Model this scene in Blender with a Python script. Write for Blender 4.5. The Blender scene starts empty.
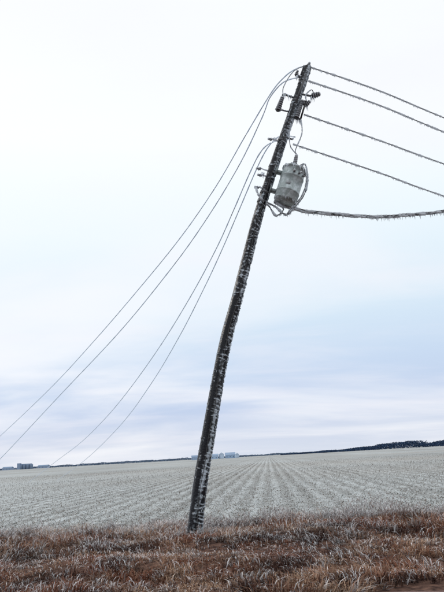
import bpy, math, random
import numpy as np
from mathutils import Matrix, Vector, noise
random.seed(7); rng=np.random.default_rng(7)
S=bpy.context.scene
COL=S.collection

# ------------------------------------------------------------------ helpers
def link(o,parent=None):
    COL.objects.link(o)
    if parent is not None: o.parent=parent
    return o
def empty(name):
    o=bpy.data.objects.new(name,None); o.empty_display_size=0.3
    return link(o)
class MB:
    def __init__(s): s.v=[];s.f=[];s.c=[]
    def add(s,vs,fs,cs):
        b=len(s.v); s.v+= [tuple(v) for v in vs]; s.f+=[tuple(i+b for i in f) for f in fs]
        if isinstance(cs,tuple): cs=[cs]*len(vs)
        s.c+=cs
    def tube(s,pts,rad,seg=8,col=(.1,.1,.1),cap=True,a0=None):
        pts=[Vector(p) for p in pts]; n=len(pts)
        vs=[];cs=[];fs=[]
        prev=a0
        for i,p in enumerate(pts):
            t=(pts[min(i+1,n-1)]-pts[max(i-1,0)]).normalized()
            if prev is None:
                a=t.orthogonal().normalized()
            else:
                a=(prev-t*prev.dot(t)).normalized()
            prev=a; b=t.cross(a)
            for k in range(seg):
                th=2*math.pi*k/seg
                r=rad(i,th) if callable(rad) else rad
                vs.append(p+(a*math.cos(th)+b*math.sin(th))*r)
                cs.append(col(i,th) if callable(col) else col)
        for i in range(n-1):
            for k in range(seg):
                k2=(k+1)%seg
                fs.append((i*seg+k,i*seg+k2,(i+1)*seg+k2,(i+1)*seg+k))
        if cap:
            fs.append(tuple(range(seg))[::-1]); fs.append(tuple((n-1)*seg+k for k in range(seg)))
        s.add(vs,fs,cs)
    def lathe(s,prof,M,seg=20,col=(.1,.1,.1)):
        vs=[];cs=[];fs=[];n=len(prof)
        for j,pr in enumerate(prof):
            r,z=pr[0],pr[1]; c=pr[2] if len(pr)>2 else col
            for k in range(seg):
                th=2*math.pi*k/seg
                vs.append(M@Vector((r*math.cos(th),r*math.sin(th),z))); cs.append(c)
        for i in range(n-1):
            for k in range(seg):
                k2=(k+1)%seg
                fs.append((i*seg+k,i*seg+k2,(i+1)*seg+k2,(i+1)*seg+k))
        fs.append(tuple(range(seg))[::-1]); fs.append(tuple((n-1)*seg+k for k in range(seg)))
        s.add(vs,fs,cs)
    def box(s,M,sx,sy,sz,col):
        vs=[M@Vector((x*sx/2,y*sy/2,z*sz/2)) for x in(-1,1) for y in(-1,1) for z in(-1,1)]
        fs=[(0,1,3,2),(4,6,7,5),(0,4,5,1),(2,3,7,6),(0,2,6,4),(1,5,7,3)]
        s.add(vs,fs,col)
    def icicle(s,p,l,r,col=(.72,.78,.84)):
        s.tube([p,p+Vector((0,0,-l*.5)),p+Vector((random.uniform(-.004,.004),0,-l))],lambda i,t:(r,r*.6,r*.1)[i],5,col)
    def obj(s,name,mat,parent=None,smooth=True):
        me=bpy.data.meshes.new(name); me.from_pydata(s.v,[],s.f)
        a=me.color_attributes.new('col','FLOAT_COLOR','POINT')
        arr=np.ones((len(s.v),4),dtype=np.float32); arr[:,:3]=np.array([c[:3] for c in s.c])
        a.data.foreach_set('color',arr.ravel())
        if smooth:
            me.polygons.foreach_set('use_smooth',[len(p.vertices)<=4 for p in me.polygons])
        me.materials.append(mat); me.update()
        o=bpy.data.objects.new(name,me); return link(o,parent)

def fast_mesh(name,V,F4,F3,C,mat,parent=None):
    me=bpy.data.meshes.new(name)
    V=np.asarray(V,dtype=np.float32); n4=len(F4); n3=len(F3)
    me.vertices.add(len(V)); me.vertices.foreach_set('co',V.ravel())
    loops=np.concatenate([np.asarray(F4).ravel(),np.asarray(F3).ravel()]).astype(np.int32)
    me.loops.add(len(loops)); me.loops.foreach_set('vertex_index',loops)
    st=np.concatenate([np.arange(n4)*4, n4*4+np.arange(n3)*3]).astype(np.int32)
    me.polygons.add(n4+n3); me.polygons.foreach_set('loop_start',st)
    me.update(calc_edges=True); me.validate()
    a=me.color_attributes.new('col','FLOAT_COLOR','POINT')
    arr=np.ones((len(V),4),dtype=np.float32); arr[:,:3]=C
    a.data.foreach_set('color',arr.ravel())
    me.materials.append(mat)
    return link(bpy.data.objects.new(name,me),parent)

def nodes(name):
    m=bpy.data.materials.new(name); m.use_nodes=True
    nt=m.node_tree; return m,nt,nt.nodes['Principled BSDF']
def vcol_mat(name,rough=.6,nscale=40,namt=.35,bump=.0,spec=.5,transl=0):
    m,nt,b=nodes(name)
    a=nt.nodes.new('ShaderNodeAttribute'); a.attribute_name='col'
    g=nt.nodes.new('ShaderNodeTexCoord')
    n=nt.nodes.new('ShaderNodeTexNoise'); n.inputs['Scale'].default_value=nscale; n.inputs['Detail'].default_value=5
    nt.links.new(g.outputs['Object'],n.inputs['Vector'])
    mr=nt.nodes.new('ShaderNodeMapRange'); mr.inputs[1].default_value=.25; mr.inputs[2].default_value=.75
    mr.inputs[3].default_value=1-namt; mr.inputs[4].default_value=1+namt*.6
    nt.links.new(n.outputs['Fac'],mr.inputs[0])
    mx=nt.nodes.new('ShaderNodeVectorMath'); mx.operation='SCALE'
    nt.links.new(a.outputs['Color'],mx.inputs[0]); nt.links.new(mr.outputs[0],mx.inputs['Scale'])
    nt.links.new(mx.outputs[0],b.inputs['Base Color'])
    b.inputs['Roughness'].default_value=rough; b.inputs['Specular IOR Level'].default_value=spec
    if bump:
        bp=nt.nodes.new('ShaderNodeBump'); bp.inputs['Strength'].default_value=bump; bp.inputs['Distance'].default_value=.02
        nt.links.new(n.outputs['Fac'],bp.inputs['Height']); nt.links.new(bp.outputs[0],b.inputs['Normal'])
    if transl:
        tr_=nt.nodes.new('ShaderNodeBsdfTranslucent'); nt.links.new(mx.outputs[0],tr_.inputs['Color'])
        mk=nt.nodes.new('ShaderNodeMixShader'); mk.inputs[0].default_value=transl
        nt.links.new(b.outputs[0],mk.inputs[1]); nt.links.new(tr_.outputs[0],mk.inputs[2])
        nt.links.new(mk.outputs[0],nt.nodes['Material Output'].inputs[0])
    return m
M_pole=vcol_mat('wet_tarred_wood_ice',.3,30,.5,.5,.25)
M_metal=vcol_mat('iced_metal',.35,25,.3,.2,.4)
M_wire=vcol_mat('iced_wire',.22,50,.3,0,.5,.4)
M_grass=vcol_mat('dry_frosted_grass',.8,3,.25,0,.15)
M_stub=vcol_mat('frosted_stubble',.85,3,.2,0,.15)
M_far=vcol_mat('hazed_distant_trees',1,.2,.3,0,0)
M_bld=vcol_mat('hazed_farm_cladding',.7,.6,.12,0,.2)
M_paint=vcol_mat('grey_transformer_paint',.35,9,.2,.1)
nt=M_paint.node_tree; b=nt.nodes['Principled BSDF']; src=b.inputs['Base Color'].links[0].from_socket
tcn=nt.nodes.new('ShaderNodeTexCoord'); nn=nt.nodes.new('ShaderNodeTexNoise'); nn.inputs['Scale'].default_value=8; nn.inputs['Detail'].default_value=8; nn.inputs['Roughness'].default_value=.75
nt.links.new(tcn.outputs['Object'],nn.inputs[0])
rr_=nt.nodes.new('ShaderNodeMapRange'); rr_.inputs[1].default_value=.44; rr_.inputs[2].default_value=.62; rr_.inputs[4].default_value=.85; nt.links.new(nn.outputs['Fac'],rr_.inputs[0])
mxx=nt.nodes.new('ShaderNodeMixRGB'); mxx.inputs[2].default_value=(.66,.74,.76,1); nt.links.new(rr_.outputs[0],mxx.inputs[0]); nt.links.new(src,mxx.inputs[1]); nt.links.new(mxx.outputs[0],b.inputs['Base Color'])

ICE=(.76,.81,.86); DARK=(.018,.016,.018); PORC=(.025,.022,.026); GALV=(.09,.095,.105)

# ------------------------------------------------------------------ camera
cam=bpy.data.cameras.new('camera'); co=bpy.data.objects.new('camera',cam); link(co)
cam.sensor_fit='VERTICAL'; cam.angle=math.radians(54); cam.clip_end=12000; cam.clip_start=.1
R=Matrix.Rotation(math.radians(90+15.5),4,'X')@Matrix.Rotation(math.radians(-3.22),4,'Z')
co.matrix_world=Matrix.Translation((0,0,1.6))@R
S.camera=co
S.view_settings.view_transform='Standard'; S.view_settings.look='None'; S.view_settings.exposure=0

# ------------------------------------------------------------------ sky
EL,AZ=math.radians(32),math.radians(-60)
w=bpy.data.worlds.new('World'); S.world=w; w.use_nodes=True
nt=w.node_tree; N=nt.nodes; L=nt.links
bg=N['Background']; out=N['World Output']
sky=N.new('ShaderNodeTexSky'); sky.sky_type='NISHITA'; sky.sun_disc=False; sky.sun_elevation=EL; sky.sun_rotation=AZ; sky.dust_density=3
bg.inputs['Strength'].default_value=.1; L.new(sky.outputs[0],bg.inputs['Color'])
tc=N.new('ShaderNodeTexCoord'); sp=N.new('ShaderNodeSeparateXYZ'); L.new(tc.outputs['Generated'],sp.inputs[0])
def math_(op,a,b=None):
    n=N.new('ShaderNodeMath'); n.operation=op
    for i,x in enumerate((a,b)):
        if x is None: continue
        if isinstance(x,(int,float)): n.inputs[i].default_value=x
        else: L.new(x,n.inputs[i])
    return n.outputs[0]
z=math_('MAXIMUM',sp.outputs['Z'],0.0)
den=math_('ADD',z,.14)
cx=N.new('ShaderNodeCombineXYZ')
L.new(math_('DIVIDE',sp.outputs['X'],den),cx.inputs[0]); L.new(math_('DIVIDE',sp.outputs['Y'],den),cx.inputs[1])
def cloud(scale,loc,ms_,detail,rough,dist,lo,hi_):
    mp=N.new('ShaderNodeMapping'); mp.inputs['Scale'].default_value=ms_; mp.inputs['Location'].default_value=loc; mp.inputs['Rotation'].default_value=(0,0,.2)
    L.new(cx.outputs[0],mp.inputs[0])
    n1=N.new('ShaderNodeTexNoise'); n1.inputs['Scale'].default_value=scale; n1.inputs['Detail'].default_value=detail; n1.inputs['Roughness'].default_value=rough; n1.inputs['Distortion'].default_value=dist
    L.new(mp.outputs[0],n1.inputs['Vector'])
    hi=N.new('ShaderNodeMapRange'); hi.interpolation_type='SMOOTHSTEP'; hi.inputs[1].default_value=lo; hi.inputs[2].default_value=hi_; L.new(n1.outputs['Fac'],hi.inputs[0])
    return hi.outputs[0]
el=N.new('ShaderNodeValToRGB'); L.new(z,el.inputs[0])
e=el.color_ramp.elements
stops=[(0,(.74,.80,.92)),(.03,(.69,.76,.91)),(.08,(.56,.67,.89)),(.15,(.62,.75,.94)),(.24,(.74,.88,1.0)),(.36,(.90,1.0,1.06)),(.50,(1.04,1.08,1.1)),(1,(1.06,1.08,1.1))]
e[0].position=0; e[0].color=(*stops[0][1],1); e[1].position=1; e[1].color=(*stops[-1][1],1)
for p,c in stops[1:-1]:
    q=e.new(p); q.color=(*c,1)
c1=cloud(.75,(3.1,1.7,0),(.6,1.0,1),7,.5,.5,.38,.70)
c2=cloud(2.0,(7.3,2.2,1),(.4,1.0,1),6,.55,.3,.42,.74)
mixw=N.new('ShaderNodeMixRGB'); mixw.inputs[2].default_value=(1.0,1.015,1.06,1)
L.new(math_('MULTIPLY',c1,.8),mixw.inputs[0]); L.new(el.outputs[0],mixw.inputs[1])
mix2=N.new('ShaderNodeMixRGB'); mix2.inputs[2].default_value=(.97,.96,1.02,1)
L.new(math_('MULTIPLY',c2,.36),mix2.inputs[0]); L.new(mixw.outputs[0],mix2.inputs[1])
bg2=N.new('ShaderNodeBackground'); bg2.inputs['Strength'].default_value=1.0; L.new(mix2.outputs[0],bg2.inputs['Color'])
ms=N.new('ShaderNodeMixShader'); ms.inputs[0].default_value=.92
L.new(bg.outputs[0],ms.inputs[1]); L.new(bg2.outputs[0],ms.inputs[2]); L.new(ms.outputs[0],out.inputs[0])

sl=bpy.data.lights.new('sun','SUN'); sl.energy=1.2; sl.angle=math.radians(12); sl.color=(1,.96,.9)
so=bpy.data.objects.new('sun',sl); link(so)
d=Vector((math.sin(AZ)*math.cos(EL),math.cos(AZ)*math.cos(EL),math.sin(EL)))
so.rotation_euler=d.to_track_quat('Z','Y').to_euler(); so.location=(0,0,30)

# ------------------------------------------------------------------ ground
def axis(brk):
    o=[]
    for (a,b,st) in brk: o+=list(np.arange(a,b,st))
    o.append(brk[-1][1]); return np.array(o)
xs=axis([(-6000,-600,600),(-600,-60,60),(-60,-14,4),(-14,14,.25),(14,60,4),(60,600,60),(600,6000,600)])
ys=axis([(-3000,-300,500),(-300,-12,24),(-12,6,1),(6,18,.2),(18,40,1),(40,200,20),(200,9000,400)])
X,Y=np.meshgrid(xs,ys)
def gz(x,y):
    z=np.zeros_like(x)
    z+= .06*np.exp(-((y-12.6)/1.3)**2)*(1+.5*np.sin(x*.7))
    z+= -.06*np.exp(-((y-9.2)/.7)**2)
    z+= .03*np.sin(x*1.9+y*2.3)*np.sin(y*1.7-x*.6)*np.exp(-((y-11.5)/4)**4)
    return z
Z=gz(X,Y)
nx,ny=len(xs),len(ys)
V=np.stack([X.ravel(),Y.ravel(),Z.ravel()],1)
i=np.arange(nx*ny).reshape(ny,nx)
F=np.stack([i[:-1,:-1].ravel(),i[:-1,1:].ravel(),i[1:,1:].ravel(),i[1:,:-1].ravel()],1)
m,nt,b=nodes('frosted_field_soil'); N2=nt.nodes; L2=nt.links
b.inputs['Roughness'].default_value=.95; b.inputs['Specular IOR Level'].default_value=.1
g=N2.new('ShaderNodeNewGeometry')
ROW=math.atan(.062)
mpp=N2.new('ShaderNodeMapping'); mpp.inputs['Rotation'].default_value=(0,0,ROW); L2.new(g.outputs['Position'],mpp.inputs[0])
sx=N2.new('ShaderNodeSeparateXYZ'); L2.new(mpp.outputs[0],sx.inputs[0])
sp2=N2.new('ShaderNodeSeparateXYZ'); L2.new(g.outputs['Position'],sp2.inputs[0])
def m2(op,a,b_=None,c=None):
    n=N2.new('ShaderNodeMath'); n.operation=op
    for k,x in enumerate((a,b_,c)):
        if x is None: continue
        if isinstance(x,(int,float)): n.inputs[k].default_value=x
        else: L2.new(x,n.inputs[k])
    return n.outputs[0]
def noi(scale,vec,det=4,mapscale=None):
    if mapscale:
        q=N2.new('ShaderNodeMapping'); q.inputs['Scale'].default_value=mapscale; L2.new(vec,q.inputs[0]); vec=q.outputs[0]
    n=N2.new('ShaderNodeTexNoise'); n.inputs['Scale'].default_value=scale; n.inputs['Detail'].default_value=det
    L2.new(vec,n.inputs['Vector']); return n.outputs['Fac']
pos=g.outputs['Position']
wob=m2('ADD',m2('MULTIPLY',m2('SUBTRACT',noi(.15,pos,2),.5),.6),m2('MULTIPLY',m2('SUBTRACT',noi(1.6,pos,3),.5),.75))
row=m2('SINE',m2('MULTIPLY',m2('ADD',sx.outputs[0],wob),2*math.pi/.76))
row=m2('MULTIPLY_ADD',row,.5,.5)
trk=m2('SINE',m2('MULTIPLY',m2('ADD',sx.outputs[0],wob),2*math.pi/4.56))
trk=m2('POWER',m2('MULTIPLY_ADD',trk,.5,.5),3)
nf=noi(14,pos,5); nm=noi(1.4,pos,5); nl=noi(.035,mpp.outputs[0],4,(1,.35,1)); nb=noi(.012,pos,5,(.5,1.4,1))
amp=m2('MULTIPLY_ADD',noi(.4,mpp.outputs[0],3,(1,.25,1)),.40,.0)
f=m2('ADD',m2('MULTIPLY',m2('SUBTRACT',row,.5),amp),m2('MULTIPLY',nf,.95))
f=m2('ADD',f,m2('MULTIPLY',nm,.5)); f=m2('SUBTRACT',f,m2('MULTIPLY',trk,.06))
f=m2('ADD',f,m2('MULTIPLY',nl,.45))
cr=N2.new('ShaderNodeValToRGB'); L2.new(m2('SUBTRACT',f,.40),cr.inputs[0])
e=cr.color_ramp.elements
e[0].position=.16; e[0].color=(.115,.108,.10,1); e[1].position=.80; e[1].color=(.55,.59,.60,1)
q=e.new(.42); q.color=(.295,.305,.30,1)
pt=N2.new('ShaderNodeMixRGB'); pt.blend_type='MULTIPLY'; pt.inputs[2].default_value=(.86,.79,.74,1)
k0=N2.new('ShaderNodeMapRange'); k0.inputs[1].default_value=.45; k0.inputs[2].default_value=.7; L2.new(nb,k0.inputs[0])
L2.new(k0.outputs[0],pt.inputs[0]); L2.new(cr.outputs[0],pt.inputs[1])
vc=N2.new('ShaderNodeValToRGB'); L2.new(noi(9,pos,6),vc.inputs[0])
e=vc.color_ramp.elements; e[0].position=.35; e[0].color=(.03,.015,.012,1); e[1].position=.72; e[1].color=(.16,.09,.065,1)
k=N2.new('ShaderNodeMapRange'); k.inputs[1].default_value=14.6; k.inputs[2].default_value=15.9
L2.new(m2('ADD',sp2.outputs[1],m2('MULTIPLY',m2('SUBTRACT',nm,.5),2.0)),k.inputs[0])
mm=N2.new('ShaderNodeMixRGB'); L2.new(k.outputs[0],mm.inputs[0]); L2.new(vc.outputs[0],mm.inputs[1]); L2.new(pt.outputs[0],mm.inputs[2])
L2.new(mm.outputs[0],b.inputs['Base Color'])
bp=N2.new('ShaderNodeBump'); bp.inputs['Strength'].default_value=.5; bp.inputs['Distance'].default_value=.05; L2.new(nf,bp.inputs['Height']); L2.new(bp.outputs[0],b.inputs['Normal'])
fast_mesh('field_ground',V,F,np.zeros((0,3)),np.ones((len(V),3)),m)

# gravel road (mostly behind / under the photographer, its shoulder shows in the corner)
m,nt,b=nodes('reddish_gravel'); N2=nt.nodes; L2=nt.links
g=N2.new('ShaderNodeNewGeometry')
cr=N2.new('ShaderNodeValToRGB'); L2.new(noi(45,g.outputs['Position'],6),cr.inputs[0])
e=cr.color_ramp.elements; e[0].position=.3; e[0].color=(.06,.03,.026,1); e[1].position=.7; e[1].color=(.24,.14,.12,1)
L2.new(cr.outputs[0],b.inputs['Base Color']); b.inputs['Roughness'].default_value=.9
bp=N2.new('ShaderNodeBump'); bp.inputs['Strength'].default_value=.8; bp.inputs['Distance'].default_value=.03; L2.new(noi(45,g.outputs['Position'],6),bp.inputs['Height']); L2.new(bp.outputs[0],b.inputs['Normal'])
vs=[]
XR=np.linspace(-150,150,901)
prof=[(-1.6,-.02),(-1.0,.05),(3.0,.14),(6.8,.06),(7.62,-.03)]
for ix,x in enumerate(XR):
    for (yy,zz) in prof: vs.append((x,yy+(.06*math.sin(x*1.7)+.05*math.sin(x*4.1) if abs(yy)>7 else 0),zz))
n=len(prof)
F=[(a*n+j,(a+1)*n+j,(a+1)*n+j+1,a*n+j+1) for a in range(len(XR)-1) for j in range(n-1)]
fast_mesh('gravel_road',vs,F,np.zeros((0,3)),np.ones((len(vs),3)),m)

# ------------------------------------------------------------------ grass
def blade_arrays(bx,by,h,wd,ang,lean,base,tip,z0=None):
    n=len(bx); bz=gz(bx,by)-.01 if z0 is None else z0
    dx,dy=np.cos(ang)*lean*h,np.sin(ang)*lean*h
    fa=rng.uniform(0,math.pi,n)
    wx,wy=np.cos(fa)*wd/2,np.sin(fa)*wd/2
    up=h*np.sqrt(np.maximum(.05,1-np.minimum(lean,.97)**2))
    P=np.zeros((n,5,3))
    P[:,0]=np.stack([bx-wx,by-wy,bz],1); P[:,1]=np.stack([bx+wx,by+wy,bz],1)
    mx,my,mz=bx+dx*.35,by+dy*.35,bz+up*.62
    P[:,2]=np.stack([mx+wx*.8,my+wy*.8,mz],1); P[:,3]=np.stack([mx-wx*.8,my-wy*.8,mz],1)
    P[:,4]=np.stack([bx+dx,by+dy,bz+up*rng.uniform(.55,1.0,n)],1)
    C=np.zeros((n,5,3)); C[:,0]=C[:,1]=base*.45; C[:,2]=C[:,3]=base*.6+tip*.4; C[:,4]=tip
    return P.reshape(-1,3),C.reshape(-1,3)
def mkblades(name,parts,mat):
    V=np.concatenate([p[0] for p in parts]); C=np.concatenate([p[1] for p in parts])
    o=np.arange(len(V)//5)[:,None]*5
    return fast_mesh(name,V,o+np.array([0,1,2,3]),o+np.array([3,2,4]),C,mat)
def vnoise(x,y,s,seed):
    r=np.random.default_rng(seed).uniform(0,1,(512,512))
    u,v=x*s+200.3,y*s+200.7; iu,iv=np.floor(u).astype(int),np.floor(v).astype(int); fu,fv=u-iu,v-iv
    fu=fu*fu*(3-2*fu); fv=fv*fv*(3-2*fv)
    g=lambda a,b_: r[a%512,b_%512]
    return (g(iu,iv)*(1-fu)+g(iu+1,iv)*fu)*(1-fv)+(g(iu,iv+1)*(1-fu)+g(iu+1,iv+1)*fu)*fv
def grass(x0,x1,per_m2,nb):
    nc=int((x1-x0)*8.6*per_m2)
    cxx=rng.uniform(x0,x1,nc); cyy=rng.uniform(7.35,15.9,nc)
    keep=(rng.uniform(0,1,nc)<.14+1.2*vnoise(cxx,cyy,1.3,1)*vnoise(cxx,cyy,3.1,21)*1.6)|((cyy<8.6)&(rng.uniform(0,1,nc)<.5))
    keep&=~((cyy<7.75)&(cxx>1.6)&(rng.uniform(0,1,nc)<.85))
    cxx,cyy=cxx[keep],cyy[keep]; nc=len(cxx)
    edge=np.clip((cyy-13.9)/1.6,0,1)
    fr=.11+.26*np.exp(-((cyy-10.8)/.5)**2)+.55*edge+.22*np.exp(-((cyy-12.9)/.7)**2)
    fr=fr*(.15+1.5*vnoise(cxx,cyy,1.0,2)*(.3+1.4*vnoise(cxx,cyy,4.5,12)))
    spk=(rng.uniform(0,1,nc)<.06+.06*edge)            # isolated heavily rimed tufts
    fr=np.where(spk,.85,fr)
    dark=.55*vnoise(cxx,cyy,1.2,3)+.45*vnoise(cxx,cyy,3.6,13)
    dark=dark+.14*np.exp(-((cyy-11.8)/.45)**2)+.10*np.exp(-((cyy-9.2)/.5)**2)-.10*np.exp(-((cyy-10.6)/.5)**2)
    hh=.06+.17*vnoise(cxx,cyy,1.0,4)*(.4+1.1*vnoise(cxx,cyy,2.9,14))
    hh=hh*np.where(np.abs(cyy-10.6)<.6,.6,1)
    typ=.4*vnoise(cxx,cyy,.6,5)+.6*vnoise(cxx,cyy,2.6,15)
    cdir=vnoise(cxx,cyy,.5,6)*9
    I=np.repeat(np.arange(nc),nb); n=len(I)
    r=rng.uniform(0,1,n)**.7*.11; a=rng.uniform(0,2*math.pi,n)
    bx,by=cxx[I]+np.cos(a)*r,cyy[I]+np.sin(a)*r
    h=hh[I]*rng.uniform(.5,1.7,n); lean=np.clip(rng.normal(.78,.22,n),.05,1.0)
    ang=np.where(rng.uniform(0,1,n)<.5,a,cdir[I])+rng.normal(0,.8,n)
    rust=np.array([.21,.078,.045]); straw=np.array([.52,.36,.25]); drk=np.array([.030,.013,.011])
    t=np.clip(typ[I]*1.7-.50+rng.normal(0,.22,n),0,1)[:,None]
    base=rust*(1-t)+straw*t
    dk=np.clip((dark[I]-.45)*4.2+rng.normal(0,.22,n),0,1)[:,None]
    base=base*(1-dk*.9)+drk*dk*.9
    f=(rng.uniform(0,1,n)<fr[I]).astype(float)*rng.uniform(.5,1,n)
    frost=np.array([.84,.85,.87]); tip=base*1.3*(1-f[:,None])+frost*f[:,None]
    base=base*(1-.6*f[:,None])+frost*.6*f[:,None]
    return blade_arrays(bx,by,h,rng.uniform(.006,.014,n)+.008*f,ang,lean,base,tip)
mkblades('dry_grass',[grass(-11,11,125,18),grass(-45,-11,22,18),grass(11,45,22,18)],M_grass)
def weeds():
    n=6000
    x=rng.uniform(-30,30,n); y=14.5+rng.normal(.6,.75,n)
    tall=vnoise(x,y*0,.45,11)*.6+.4*vnoise(x,y*0,1.7,17); keep=rng.uniform(0,1,n)<np.clip(tall*1.8-.3,0.08,1)
    x,y,tall=x[keep],y[keep],tall[keep]; n=len(x)
    h=(.09+.46*tall**2.6)*rng.uniform(.6,1.4,n)
    m0=90; x=np.append(x,-.87+rng.normal(0,.28,m0)); y=np.append(y,13.12+rng.normal(0,.22,m0)); h=np.append(h,rng.uniform(.08,.26,m0))
    m1=260; x=np.append(x,rng.uniform(-12,12,m1)); y=np.append(y,rng.uniform(11.5,15.5,m1)); h=np.append(h,rng.uniform(.15,.45,m1)); n=len(x)
    K=14; I=np.repeat(np.arange(n),K)
    lean=np.clip(rng.normal(.28,.2,n),0,.8); ang=rng.uniform(0,6.28,n)
    st=np.array([.24,.14,.10])*rng.uniform(.4,1.2,(n,1)); fr=np.array([.82,.84,.87])*np.ones((n,1))
    p1=blade_arrays(x,y,h,np.full(n,.008),ang,lean,st,fr)
    m_=len(I); t=rng.uniform(.35,1,m_)
    z=gz(x[I],y[I])+h[I]*t*np.sqrt(1-lean[I]**2)*.85
    sx_,sy_=x[I]+np.cos(ang[I])*lean[I]*h[I]*t*t,y[I]+np.sin(ang[I])*lean[I]*h[I]*t*t
    f=rng.uniform(0,1,m_)[:,None]**.7
    c=np.array([.86,.88,.90])*f+np.array([.32,.20,.15])*(1-f)
    p2=blade_arrays(sx_,sy_,rng.uniform(.03,.10,m_),rng.uniform(.006,.015,m_),rng.uniform(0,6.28,m_),rng.uniform(.3,.95,m_),c,c,z0=z)
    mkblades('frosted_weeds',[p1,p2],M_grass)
weeds()
def stubble():
    px=[];py=[]
    c,s=math.cos(ROW),math.sin(ROW)
    for k in range(-75,90):
        u=k*.76
        for (a,b_,dstep) in ((15.3,34,.13),(34,70,.3),(70,130,.8)):
            v=np.arange(a,b_,dstep); v=v+rng.uniform(-.08,.08,len(v)); uu=u+rng.normal(0,.10,len(v))
            x=uu*c+v*s; y=-uu*s+v*c
            kk=(np.abs(x)<y*.62+5)&(y>15.4)&(rng.uniform(0,1,len(v))<.15+1.1*vnoise(x,y,.35,41))
            px.append(x[kk]);py.append(y[kk])
    x=np.concatenate(px);y=np.concatenate(py);n=len(x)
    far=np.clip(y/40,0.6,2)
    h=rng.uniform(.06,.19,n); f=rng.uniform(.0,1,n)[:,None]
    base=np.array([.19,.155,.13])*np.ones((n,1)); tip=np.array([.68,.72,.73])*f+np.array([.32,.27,.22])*(1-f)
    p1=blade_arrays(x,y,h,rng.uniform(.014,.026,n)*far,rng.uniform(0,6.28,n),rng.uniform(0,.7,n),base,tip)
    n=120000
    y=15.2+ (rng.uniform(0,1,n)**1.8)*50; x=rng.uniform(-1,1,n)*(y*.6+3)
    f=(rng.uniform(0,1,n)<.60)[:,None]*rng.uniform(.6,1,(n,1))
    tip=np.array([.72,.76,.77])*f+np.array([.21,.175,.14])*(1-f)
    p2=blade_arrays(x,y,rng.uniform(.05,.20,n),rng.uniform(.012,.032,n),rng.uniform(0,6.28,n),rng.uniform(.88,1.0,n),tip*.85,tip)
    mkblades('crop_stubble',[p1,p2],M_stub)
stubble()

# ------------------------------------------------------------------ pole
AX=[(-.98,-1.0),(-.87,0),(-.70,1.07),(-.45,2.20),(-.19,3.33),(.06,4.30),(.36,5.20),(.86,6.84),(1.23,7.88),(1.80,9.37),(2.59,11.33)]
def cr_(p,t):
    n=len(p); i=min(int(t),n-2); u=t-i
    P0,P1,P2,P3=(Vector(p[max(0,min(n-1,i+k))]) for k in (-1,0,1,2))
    return .5*((2*P1)+(P2-P0)*u+(2*P0-5*P1+4*P2-P3)*u*u+(3*P1-P0-3*P2+P3)*u**3)
raw=[cr_(AX,t) for t in np.linspace(0,len(AX)-1,400)]
for _ in range(60):
    raw=[raw[0]]+[(raw[a-1]+raw[a]*2+raw[a+1])/4 for a in range(1,len(raw)-1)]+[raw[-1]]
axp=[Vector((p[0],13.12,p[1])) for p in raw]
cum=[0]
for a in range(1,len(axp)): cum.append(cum[-1]+(axp[a]-axp[a-1]).length)
TOT=cum[-1]
def at(s):    # s metres below the top
    u=TOT-s; j=max(1,min(len(cum)-1,int(np.searchsorted(cum,u))))
    f=(u-cum[j-1])/(cum[j]-cum[j-1]); p=axp[j-1].lerp(axp[j],f); t=(axp[min(j+3,len(axp)-1)]-axp[max(j-4,0)]).normalized()
    return p,t
def H(s,r=0,f=0,u=0):
    p,t=at(s); rr=Vector((t.z,0,-t.x)); return p+rr*r+Vector((0,-1,0))*f+t*u
def frame(s,r=0,f=0):
    p,t=at(s); rr=Vector((t.z,0,-t.x)); y=t.cross(rr)
    M=Matrix((rr,y,t)).transposed().to_4x4(); M.translation=H(s,r,f); return M
pole=empty('leaning_utility_pole')
NR=1500; SEG=48
def prad(s): return .093+.066*(s/TOT)
ss=np.linspace(TOT-.1,0,NR)
pts=[at(s_)[0] for s_ in ss]
ring_s=[];s_=.15
while s_<TOT-.9:
    ring_s.append((s_,random.choice((-.35,-.6,-1.0,-.2,-2.6)),random.uniform(.7,2.2),random.uniform(.40,1.1))); s_+=random.uniform(.035,.12)
rs=np.array([r[0] for r in ring_s])
def icem(i,th):
    s_=ss[i]; c,sn=math.cos(th),math.sin(th)
    a=noise.noise(Vector((c*1.3,sn*1.3,s_*.8))*1.3+Vector((5,2,0)))
    fine=noise.noise(Vector((c*3,sn*3,s_*14)))
    fine2=noise.noise(Vector((c*7,sn*7,s_*34)))
    v=a*.8+fine*.5+fine2*.3
    for j in range(max(0,int(np.searchsorted(rs,s_-.06))),min(len(rs),int(np.searchsorted(rs,s_+.06)))):
        R_=ring_s[j]; dth=abs((th-R_[1]+math.pi)%(2*math.pi)-math.pi)
        if dth<R_[2]:
            dz=(s_-R_[0]-.03*math.sin(th*1.5+j))/.017
            v+=.8*R_[3]*math.exp(-dz*dz)*(1-(dth/R_[2])**2)
    return v+.28*math.cos(th+.35)     # right-hand (windward) flank is icier
cache={}
def ic(i,th):
    k=(i,round(th,4))
    if k not in cache: cache[k]=icem(i,th)
    return cache[k]
def rad(i,th):
    s_=ss[i]; r=prad(s_)
    crack=noise.noise(Vector((math.cos(th)*5,math.sin(th)*5,s_*.9)))*.005
    v=ic(i,th); return r+crack+max(0,min(1,(v-.20)*2.0))*.020
def pcol(i,th):
    v=ic(i,th); k=max(0,min(1,(v-.28)*1.9)); s_=ss[i]
    g=.5+.5*noise.noise(Vector((math.cos(th)*6,math.sin(th)*6,s_*1.2)))
    base=Vector((.006,.007,.011)).lerp(Vector((.026,.025,.029)),max(0,g*1.4-.5))
    return tuple(base.lerp(Vector((.62,.70,.77)),k*.85))
mb=MB(); mb.tube(pts,rad,SEG,pcol,a0=Vector((1,0,0))); mb.obj('pole_shaft',M_pole,pole)
mb=MB()
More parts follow.
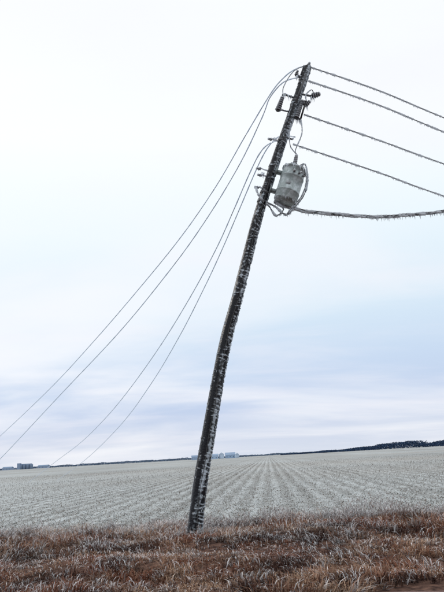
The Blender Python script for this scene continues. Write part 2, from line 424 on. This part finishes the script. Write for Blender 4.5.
for k in range(620):
    s_=random.uniform(.2,TOT-1.2); side=random.choice((-1,1,1)); f=random.uniform(-.7,.9)
    p=H(s_,side*prad(s_)*math.sqrt(max(0,1-f*f))*1.03,prad(s_)*f)
    mb.icicle(p,random.uniform(.02,.08),random.uniform(.006,.013),(.68,.75,.81))
mb.obj('ice_fringe',M_wire,pole)

# hardware ------------------------------------------------------------
def insul(mb,M,n=4,r=.06,pitch=.055,core=.028,col=PORC):
    pr=[(core,0)]
    for k in range(n):
        z0=.03+k*pitch
        pr+=[(core,z0),(r*(1-.06*k),z0+.004,(.50,.54,.58)),(r*(1-.06*k)*.98,z0+.014,(.2,.22,.25)),(core*1.2,z0+pitch*.7)]
    zt=.03+n*pitch; pr+=[(core,zt),(core*1.3,zt+.02,ICE),(core*.9,zt+.045,ICE),(.004,zt+.05,ICE)]
    mb.lathe(pr,M,18,col); return zt+.05
def rotY(a): return Matrix.Rotation(a,4,'Y')
hw=MB()
hw.box(frame(.22,-.11,.0),.03,.07,.45,GALV)
hw.box(frame(.75,.02,.105),.05,.03,.9,GALV)
insul(hw,frame(.02,0)@rotY(0),2,.055,.05)
def arm(s,r0,r1,rise=0,th=.026,col=GALV):
    a=H(s,r0,.03); b_=H(s,r1,.03,rise); hw.tube([a,a.lerp(b_,.5),b_],th,8,col)
    for q_ in range(12):
        p=a.lerp(b_,random.random())+Vector((0,random.uniform(-.015,.01),th*.7)); l=random.uniform(.012,.026)
        hw.lathe([(.003,-l),(l,-l*.4),(l,l*.3),(.003,l)],Matrix.Translation(p),7,ICE)
    return b_
b_=arm(1.02,-.05,-.36,.02)
M=frame(1.52,-.36,.03); insul(hw,M,6,.08,.06,.045)
hw.tube([H(1.02,-.36,.03),H(1.2,-.36,.03)],.035,8,DARK)
arm(1.45,-.05,-.34,-.02,.018)
b_=arm(.38,-.05,-.22,.04)
M=frame(.38,-.22,.03); insul(hw,M,2,.05,.05)
b_=arm(.86,.05,.36,.03); M=frame(.84,.34,.03)@rotY(.9); insul(hw,M,3,.085,.055,.05)
b_=arm(1.12,.05,.30,-.02); M=frame(1.14,.26,.03)@rotY(.5); insul(hw,M,2,.07,.05,.04)
M=frame(1.62,.16,.09); insul(hw,M,8,.07,.06,.05)
hw.tube([H(1.6,.27,.09),H(1.05,.25,.09)],.024,8,DARK); hw.tube([H(1.6,.14,.09),H(1.6,.28,.09)],.024,8,GALV); hw.tube([H(1.07,.14,.09),H(1.07,.27,.09)],.024,8,GALV)
for s_,l in ((2.35,.26),(3.22,.30),(3.38,.22),(3.72,.2)):
    arm(s_,-.05,-l,.03,.017,ICE); M=frame(s_,-l+.02,.03)@rotY(-1.57); insul(hw,M,1,.045,.05,.025,(.2,.22,.25))
for s_ in (.55,1.1,2.3,3.05,3.8,4.05):
    r=prad(s_)+.016; hw.lathe([(r-.01,-.03),(r,-.03),(r,.03),(r-.01,.03)],frame(s_),24,GALV)
hw.tube([H(2.25,0,.16),H(2.25,.25,.14)],.02,8,GALV)
hw.tube([H(s_,.03+.01*math.sin(s_*5),prad(s_)+.014) for s_ in np.linspace(.3,TOT-1.0,120)],.008,6,(.05,.05,.05))
for s_,r in ((1.02,-.36),(1.02,-.2),(.86,.3),(.86,.36),(1.12,.28),(3.3,-.22),(.38,-.2),(1.6,.2),(1.6,.27),(2.3,-.2)):
    for _ in range(6): hw.icicle(H(s_,r+random.uniform(-.05,.05),.03+random.uniform(-.02,.05)),random.uniform(.05,.18),random.uniform(.008,.015))
hw.obj('brackets_and_insulators',M_metal,pole)

# transformer -----------------------------------------------------------
tr=empty('pole_mounted_transformer')
ST,RT=3.47,.53
TM=frame(ST,RT,.08)
R0=.285;HH=.46
G1=(.34,.40,.395); G2=(.26,.31,.31)
tb=MB()
pr=[(.02,-HH-.01,G2),(.24,-HH-.01,G2),(.255,-HH+.03,G2),(R0-.01,-HH+.035,G2),(R0,-HH+.05,G1)]
for z0 in (-.2,.2): pr+=[(R0,z0-.02,G1),(R0+.008,z0-.015,G1),(R0+.008,z0+.015,G1),(R0,z0+.02,G1)]
pr+=[(R0,HH-.05,G1),(R0+.018,HH-.045,G2),(R0+.022,HH-.01,G2),(R0+.01,HH,(.6,.64,.66)),(R0*.85,HH+.03,(.65,.7,.72)),(R0*.4,HH+.055,(.6,.65,.67)),(.01,HH+.06,(.6,.65,.67))]
tb.lathe(pr,TM,48,G1); tb.obj('tank',M_paint,tr)
tp=MB()
for z0 in (-.25,.27):
    tp.box(TM@Matrix.Translation((-R0-.06,0,z0)),.16,.13,.07,G2)
    tp.box(TM@Matrix.Translation((-R0-.135,0,z0)),.03,.24,.16,G2)
for sg in (-1,1): tp.box(TM@Matrix.Translation((0,sg*(R0+.02),.33)),.06,.05,.09,G2)
for k in (-1,0,1):
    a=math.radians(-62+k*26); c=Vector((math.cos(a)*R0,math.sin(a)*R0,.26))
    M=TM@Matrix.Translation(c)@Vector((math.cos(a),math.sin(a),0)).to_track_quat('Z','Y').to_matrix().to_4x4()
    insul(tp,M,1,.035,.04,.02,(.12,.1,.1))
a=math.radians(-100)
tp.box(TM@Matrix.Translation((math.cos(a)*(R0+.003),math.sin(a)*(R0+.003),-.05))@Matrix.Rotation(a,4,'Z'),.006,.12,.09,(.40,.43,.44))
M=TM@Matrix.Translation((-.03,-.08,HH+.04))@rotY(-.1); insul(tp,M,5,.062,.05,.035,(.22,.2,.2))
M=TM@Matrix.Translation((.1,.1,HH+.03))@rotY(.2); insul(tp,M,3,.05,.045,.03,(.22,.2,.2))
for k in range(34):
    a=random.uniform(0,6.28); tp.icicle(TM@Vector((math.cos(a)*R0*.97,math.sin(a)*R0*.97,-HH+.04)),random.uniform(.03,.10),random.uniform(.005,.010),(.62,.67,.71))
for k in range(40):
    a=random.uniform(0,6.28); tp.icicle(TM@Vector((math.cos(a)*(R0+.02),math.sin(a)*(R0+.02),HH-.02)),random.uniform(.03,.14),random.uniform(.008,.014))
for k in range(90):
    a=random.uniform(0,6.28); q_=random.uniform(.3,1)*R0; l=random.uniform(.012,.032)
    tp.lathe([(.003,-l),(l,-l*.3),(l*.9,l*.3),(.003,l*.7)],TM@Matrix.Translation((math.cos(a)*q_,math.sin(a)*q_,HH+.02+.03*(1-q_/R0))),7,ICE)
tp.obj('bushings_and_hangers',M_metal,tr)
def bez(pts,n=24):
    p=[tuple(q) for q in pts]; m_=len(p)-1
    return [cr_(p,t) for t in np.linspace(0,m_,n*m_+1)]
def icewire(mb,pts,r=.012,var=.5,dark=.4,seed=0,ici=0,iclen=.05,icecol=ICE,dcol=(.05,.052,.06)):
    L_=[0]
    for a in range(1,len(pts)): L_.append(L_[-1]+(Vector(pts[a])-Vector(pts[a-1])).length)
    nz=[noise.noise(Vector((l*6,seed*7.3,0)))*.6+noise.noise(Vector((l*17,seed*3.1,4)))*.6 for l in L_]
    def rr(i,t): return r*(1+var*max(-.5,nz[i]*1.6))
    def cc(i,t):
        k=max(0,min(1,.5+nz[i]*2.2+(.5-dark)*1.5)); return tuple(Vector(dcol).lerp(Vector(icecol),k))
    mb.tube(pts,rr,7,cc)
    if ici:
        for a in range(len(pts)-1):
            if random.random()<ici: mb.icicle(Vector(pts[a])-Vector((0,0,r*.6)),random.uniform(.3,1.4)*iclen,r*random.uniform(.35,.65),icecol)
ld=MB()
top=TM@Vector((-.04,-.08,HH+.36))
icewire(ld,bez([H(1.6,.28,.09),H(2.0,.42,.12),H(2.5,.40,.12),top]),.014,.6,.3,1,.1)
icewire(ld,bez([TM@Vector((.1,.1,HH+.22)),TM@Vector((.22,0,HH+.2)),TM@Vector((.38,-.05,.25)),TM@Vector((.40,-.05,-.15)),TM@Vector((.28,-.05,-.5)),TM@Vector((.18,0,-.72))]),.020,.9,.38,2,.2)
icewire(ld,bez([TM@Vector((.15,-.33,.26)),TM@Vector((.34,-.36,.15)),TM@Vector((.36,-.2,-.25)),TM@Vector((.20,-.1,-.6)),TM@Vector((.12,0,-.8))]),.016,.9,.45,3,.2)
icewire(ld,bez([H(4.05,.1,.08),H(4.1,.35,.06),TM@Vector((.05,0,-.75)),TM@Vector((.18,0,-.72))]),.024,.8,.42,4,.2)
icewire(ld,bez([H(3.75,-.25,.05),H(3.98,-.1,.15),H(4.15,.2,.1),H(4.32,.42,.06),H(4.1,.55,.05),H(3.98,.35,.05)]),.022,.8,.42,5,.25)
icewire(ld,bez([top,H(2.45,.25,.15),H(2.1,.12,.17)]),.014,.6,.3,6,.1)
icewire(ld,bez([H(.1,.02,.0,.2),H(.3,-.3,.1),H(.8,-.42,.06),H(1.05,-.36,.03)]),.014,.6,.3,7,.1)
icewire(ld,bez([H(.84,.42,.03),H(.7,.3,.1),H(.9,.2,.12),H(1.07,.27,.09)]),.014,.6,.3,8,.1)
ld.obj('lead_wires',M_wire,tr)

# ------------------------------------------------------------------ lines
def resample(P3,step):
    n=len(P3)
    dense=[cr_(P3,t) for t in np.linspace(0,n-1,(n-1)*60+1)]
    for _ in range(25): dense=[dense[0]]+[(dense[a-1]+dense[a]*2+dense[a+1])/4 for a in range(1,len(dense)-1)]+[dense[-1]]
    acc=0;o=[dense[0]]
    for a in range(1,len(dense)):
        seg=dense[a]-dense[a-1]; l=seg.length
        while acc+l>=step:
            f=(step-acc); p=dense[a-1]+seg*(f/seg.length) if seg.length>0 else dense[a]
            dense[a-1]=p; seg=dense[a]-p; o.append(p); l=seg.length; acc=0
        acc+=l
    o.append(dense[-1]); return o
A_=[(-1.45,2.52,[(2.52,11.37),(2.3,11.52),(2.05,11.56),(1.7,11.42),(.95,10.75),(0,9.85),(-1.3,8.95),(-3.1,8.03),(-5.7,6.85),(-9.1,5.5),(-14.7,3.7),(-20,2.2),(-28,.1)]),
(-1.35,2.33,[(2.33,11.03),(2.1,11.2),(1.9,11.25),(1.62,11.1),(1.4,10.7),(.7,9.75),(-.4,8.7),(-1.7,7.75),(-4.0,6.4),(-7.6,4.72),(-13.1,2.15),(-18,.1)]),
(-2.18,2.02,[(2.02,9.25),(1.6,9.72),(1.32,9.8),(1.0,9.5),(.5,8.85),(-.1,8.12),(-1.1,7.2),(-2.6,6.1),(-4.6,4.95),(-6.7,4.0),(-9.7,3.0),(-14,2.0),(-22,.1)]),
(-2.55,2.07,[(2.07,9.3),(1.78,9.78),(1.5,9.85),(1.2,9.6),(.7,8.98),(.1,8.25),(-.6,7.5),(-1.8,6.4),(-3.6,5.12),(-6.4,3.7),(-11.7,2.0),(-20,.1)])]
for k,(m_,x0,pp) in enumerate(A_):
    P3=[(x,13.12+m_*(x-x0),z) for x,z in pp]
    mb=MB(); icewire(mb,resample(P3,.09),.0165,.4,.0,20+k,.12,.03,(.76,.84,.93),(.32,.38,.47)); mb.obj('power_line',M_wire)
B_=[(.46,2.64,[(2.62,11.33),(4.62,11.14),(6.74,10.76),(12,9.9),(20,9.2),(30,9.4)]),
(.474,2.70,[(2.55,10.86),(4.57,10.66),(6.67,10.29),(12,9.4),(20,8.7),(30,8.9)]),
(.463,2.45,[(2.35,9.90),(4.44,9.61),(6.51,9.28),(12,8.5),(20,7.9),(30,8.2)]),
(.439,2.08,[(2.0,9.08),(4.34,8.69),(6.36,8.29),(12,7.4),(20,6.8),(30,7.1)])]
for k,(m_,x0,pp) in enumerate(B_):
    P3=[(x,13.12+m_*(x-x0),z) for x,z in pp]
    mb=MB(); pr_=resample(P3,.03); icewire(mb,pr_,.022,.9,.28,30+k,.5,.05,(.86,.90,.94),(.05,.055,.07)); mb.obj('power_line',M_wire)
P3=[(1.40,7.55),(2.04,7.38),(2.83,7.34),(4.05,7.34),(5.06,7.47),(6.08,7.64),(9,8.3),(14,9.4)]
P3=[(x,13.12+.3*(x-1.4),z) for x,z in P3]
cen=resample(P3,.035); mb=MB()
for j in range(3):
    pp=[p+Vector((0,math.cos(n*.12+j*2.09)*.026,math.sin(n*.12+j*2.09)*.026)) for n,p in enumerate(cen)]
    icewire(mb,pp,.026,.7,.25,40+j,.55 if j==0 else .1,.08,(.84,.88,.92),(.06,.062,.07))
mb.obj('service_drop_cable',M_wire)

# ------------------------------------------------------------------ distance
def treeline(name,x0,x1,y0,hf,dens,col,wd):
    n=int(abs(x1-x0)*dens)
    x=rng.uniform(x0,x1,n); y=y0+rng.normal(0,wd,n)
    env=hf(x)*(.35+.75*vnoise(x,x*0,.06,31)+.45*vnoise(x,x*0,.3,32)) 
    z=env*rng.uniform(0,1,n)**.8
    s=rng.uniform(.4,1.5,n); a=rng.uniform(0,6.28,n)
    P=np.zeros((n,3,3))
    for k in range(3):
        aa=a+k*2.1
        P[:,k]=np.stack([x+np.cos(aa)*s*.6,y+rng.uniform(-1,1,n),z+np.sin(aa)*s*.7+.3],1)
    c=np.array(col)*rng.uniform(.6,1.5,(n,1))
    o=np.arange(n)[:,None]*3
    return fast_mesh(name,P.reshape(-1,3),np.zeros((0,4),int),o+np.array([0,1,2]),np.repeat(c,3,0),M_far)
treeline('distant_tree_line',75,700,900,lambda x:1.2+5.2*np.clip((x-105)/140,0,1)+2.5*np.clip((x-230)/90,0,1),60,(.036,.062,.115),14)  # tree colours have blue distance haze painted in, paler on the farther lines
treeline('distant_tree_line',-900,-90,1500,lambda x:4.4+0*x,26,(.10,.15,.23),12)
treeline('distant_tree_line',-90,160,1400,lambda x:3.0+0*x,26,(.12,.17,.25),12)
def building(name,x,y,w_,d_,h,roof,wall,rcol,windows=3):
    e_=empty(name); e_.location=(x,y,0)
    b1=MB(); b1.box(Matrix.Translation((0,0,h/2)),w_,d_,h,wall); b1.obj('walls',M_bld,e_,False)
    b2=MB(); o=.4
    vs=[(-w_/2-o,-d_/2-o,h),(w_/2+o,-d_/2-o,h),(w_/2+o,d_/2+o,h),(-w_/2-o,d_/2+o,h),(-w_/2-o,0,h+roof),(w_/2+o,0,h+roof)]
    vs=[(a,b,c+.02) for a,b,c in vs]
    b2.add(vs,[(0,1,5,4),(2,3,4,5),(1,2,5),(3,0,4),(0,3,2,1)],rcol); b2.obj('roof',M_bld,e_,False)
    b3=MB()
    for k in range(windows):
        xx=-w_/2+(k+.5)*w_/windows; b3.box(Matrix.Translation((xx,-d_/2-.03,h*.45)),w_/windows*.3,.08,h*.3,(.16,.2,.27))
    b3.obj('windows_and_door',M_bld,e_,False)
def grain_bin(x,y,r,h,col):
    b1=MB(); pr=[(r,0)]
    for k in range(1,10): pr+=[(r,h*k/10-.1),(r+.06,h*k/10),(r,h*k/10+.1)]
    pr+=[(r,h),(r+.15,h+.02),(r*.2,h+r*.55),(r*.2,h+r*.55+.4),(.02,h+r*.6+.5)]
    b1.lathe(pr,Matrix.Translation((x,y,0)),24,col); b1.obj('grain_bin',M_bld)
BL=(.40,.52,.68); BD=(.28,.38,.52)  # wall and roof blues: distance haze put into the base colour
building('farm_shed',-26,790,18,14,4.4,2.2,BL,BD,windows=4)
building('barn',-1,800,13,12,4.2,3.2,(.34,.46,.62),BD)
building('farmhouse',-48,805,9,8,4.0,2.2,(.34,.44,.58),(.24,.33,.46))
grain_bin(-12.5,788,3.4,5.6,(.50,.60,.72)); grain_bin(8,790,2.6,4.4,(.46,.56,.68))
e_=empty('grain_elevator'); e_.location=(-496,1420,0)  # elevator and warehouse colours carry painted blue haze too
b1=MB()
for k in range(4): b1.lathe([(4,0),(4,10),(4.05,10.1),(3.9,10.3)],Matrix.Translation((k*8.2,0,0)),20,(.26,.34,.47))
b1.obj('silos',M_bld,e_)
b1=MB(); b1.box(Matrix.Translation((-4,0,7)),7,9,14,(.24,.32,.45)); b1.box(Matrix.Translation((12,0,11.3)),28,4,1.9,(.24,.32,.45)); b1.obj('headhouse_and_gallery',M_bld,e_,False)
building('warehouse',-530,1430,22,16,5,2.5,(.28,.36,.49),(.18,.26,.38))
building('warehouse',-445,1430,24,16,5,2.5,(.28,.36,.49),(.19,.27,.39))
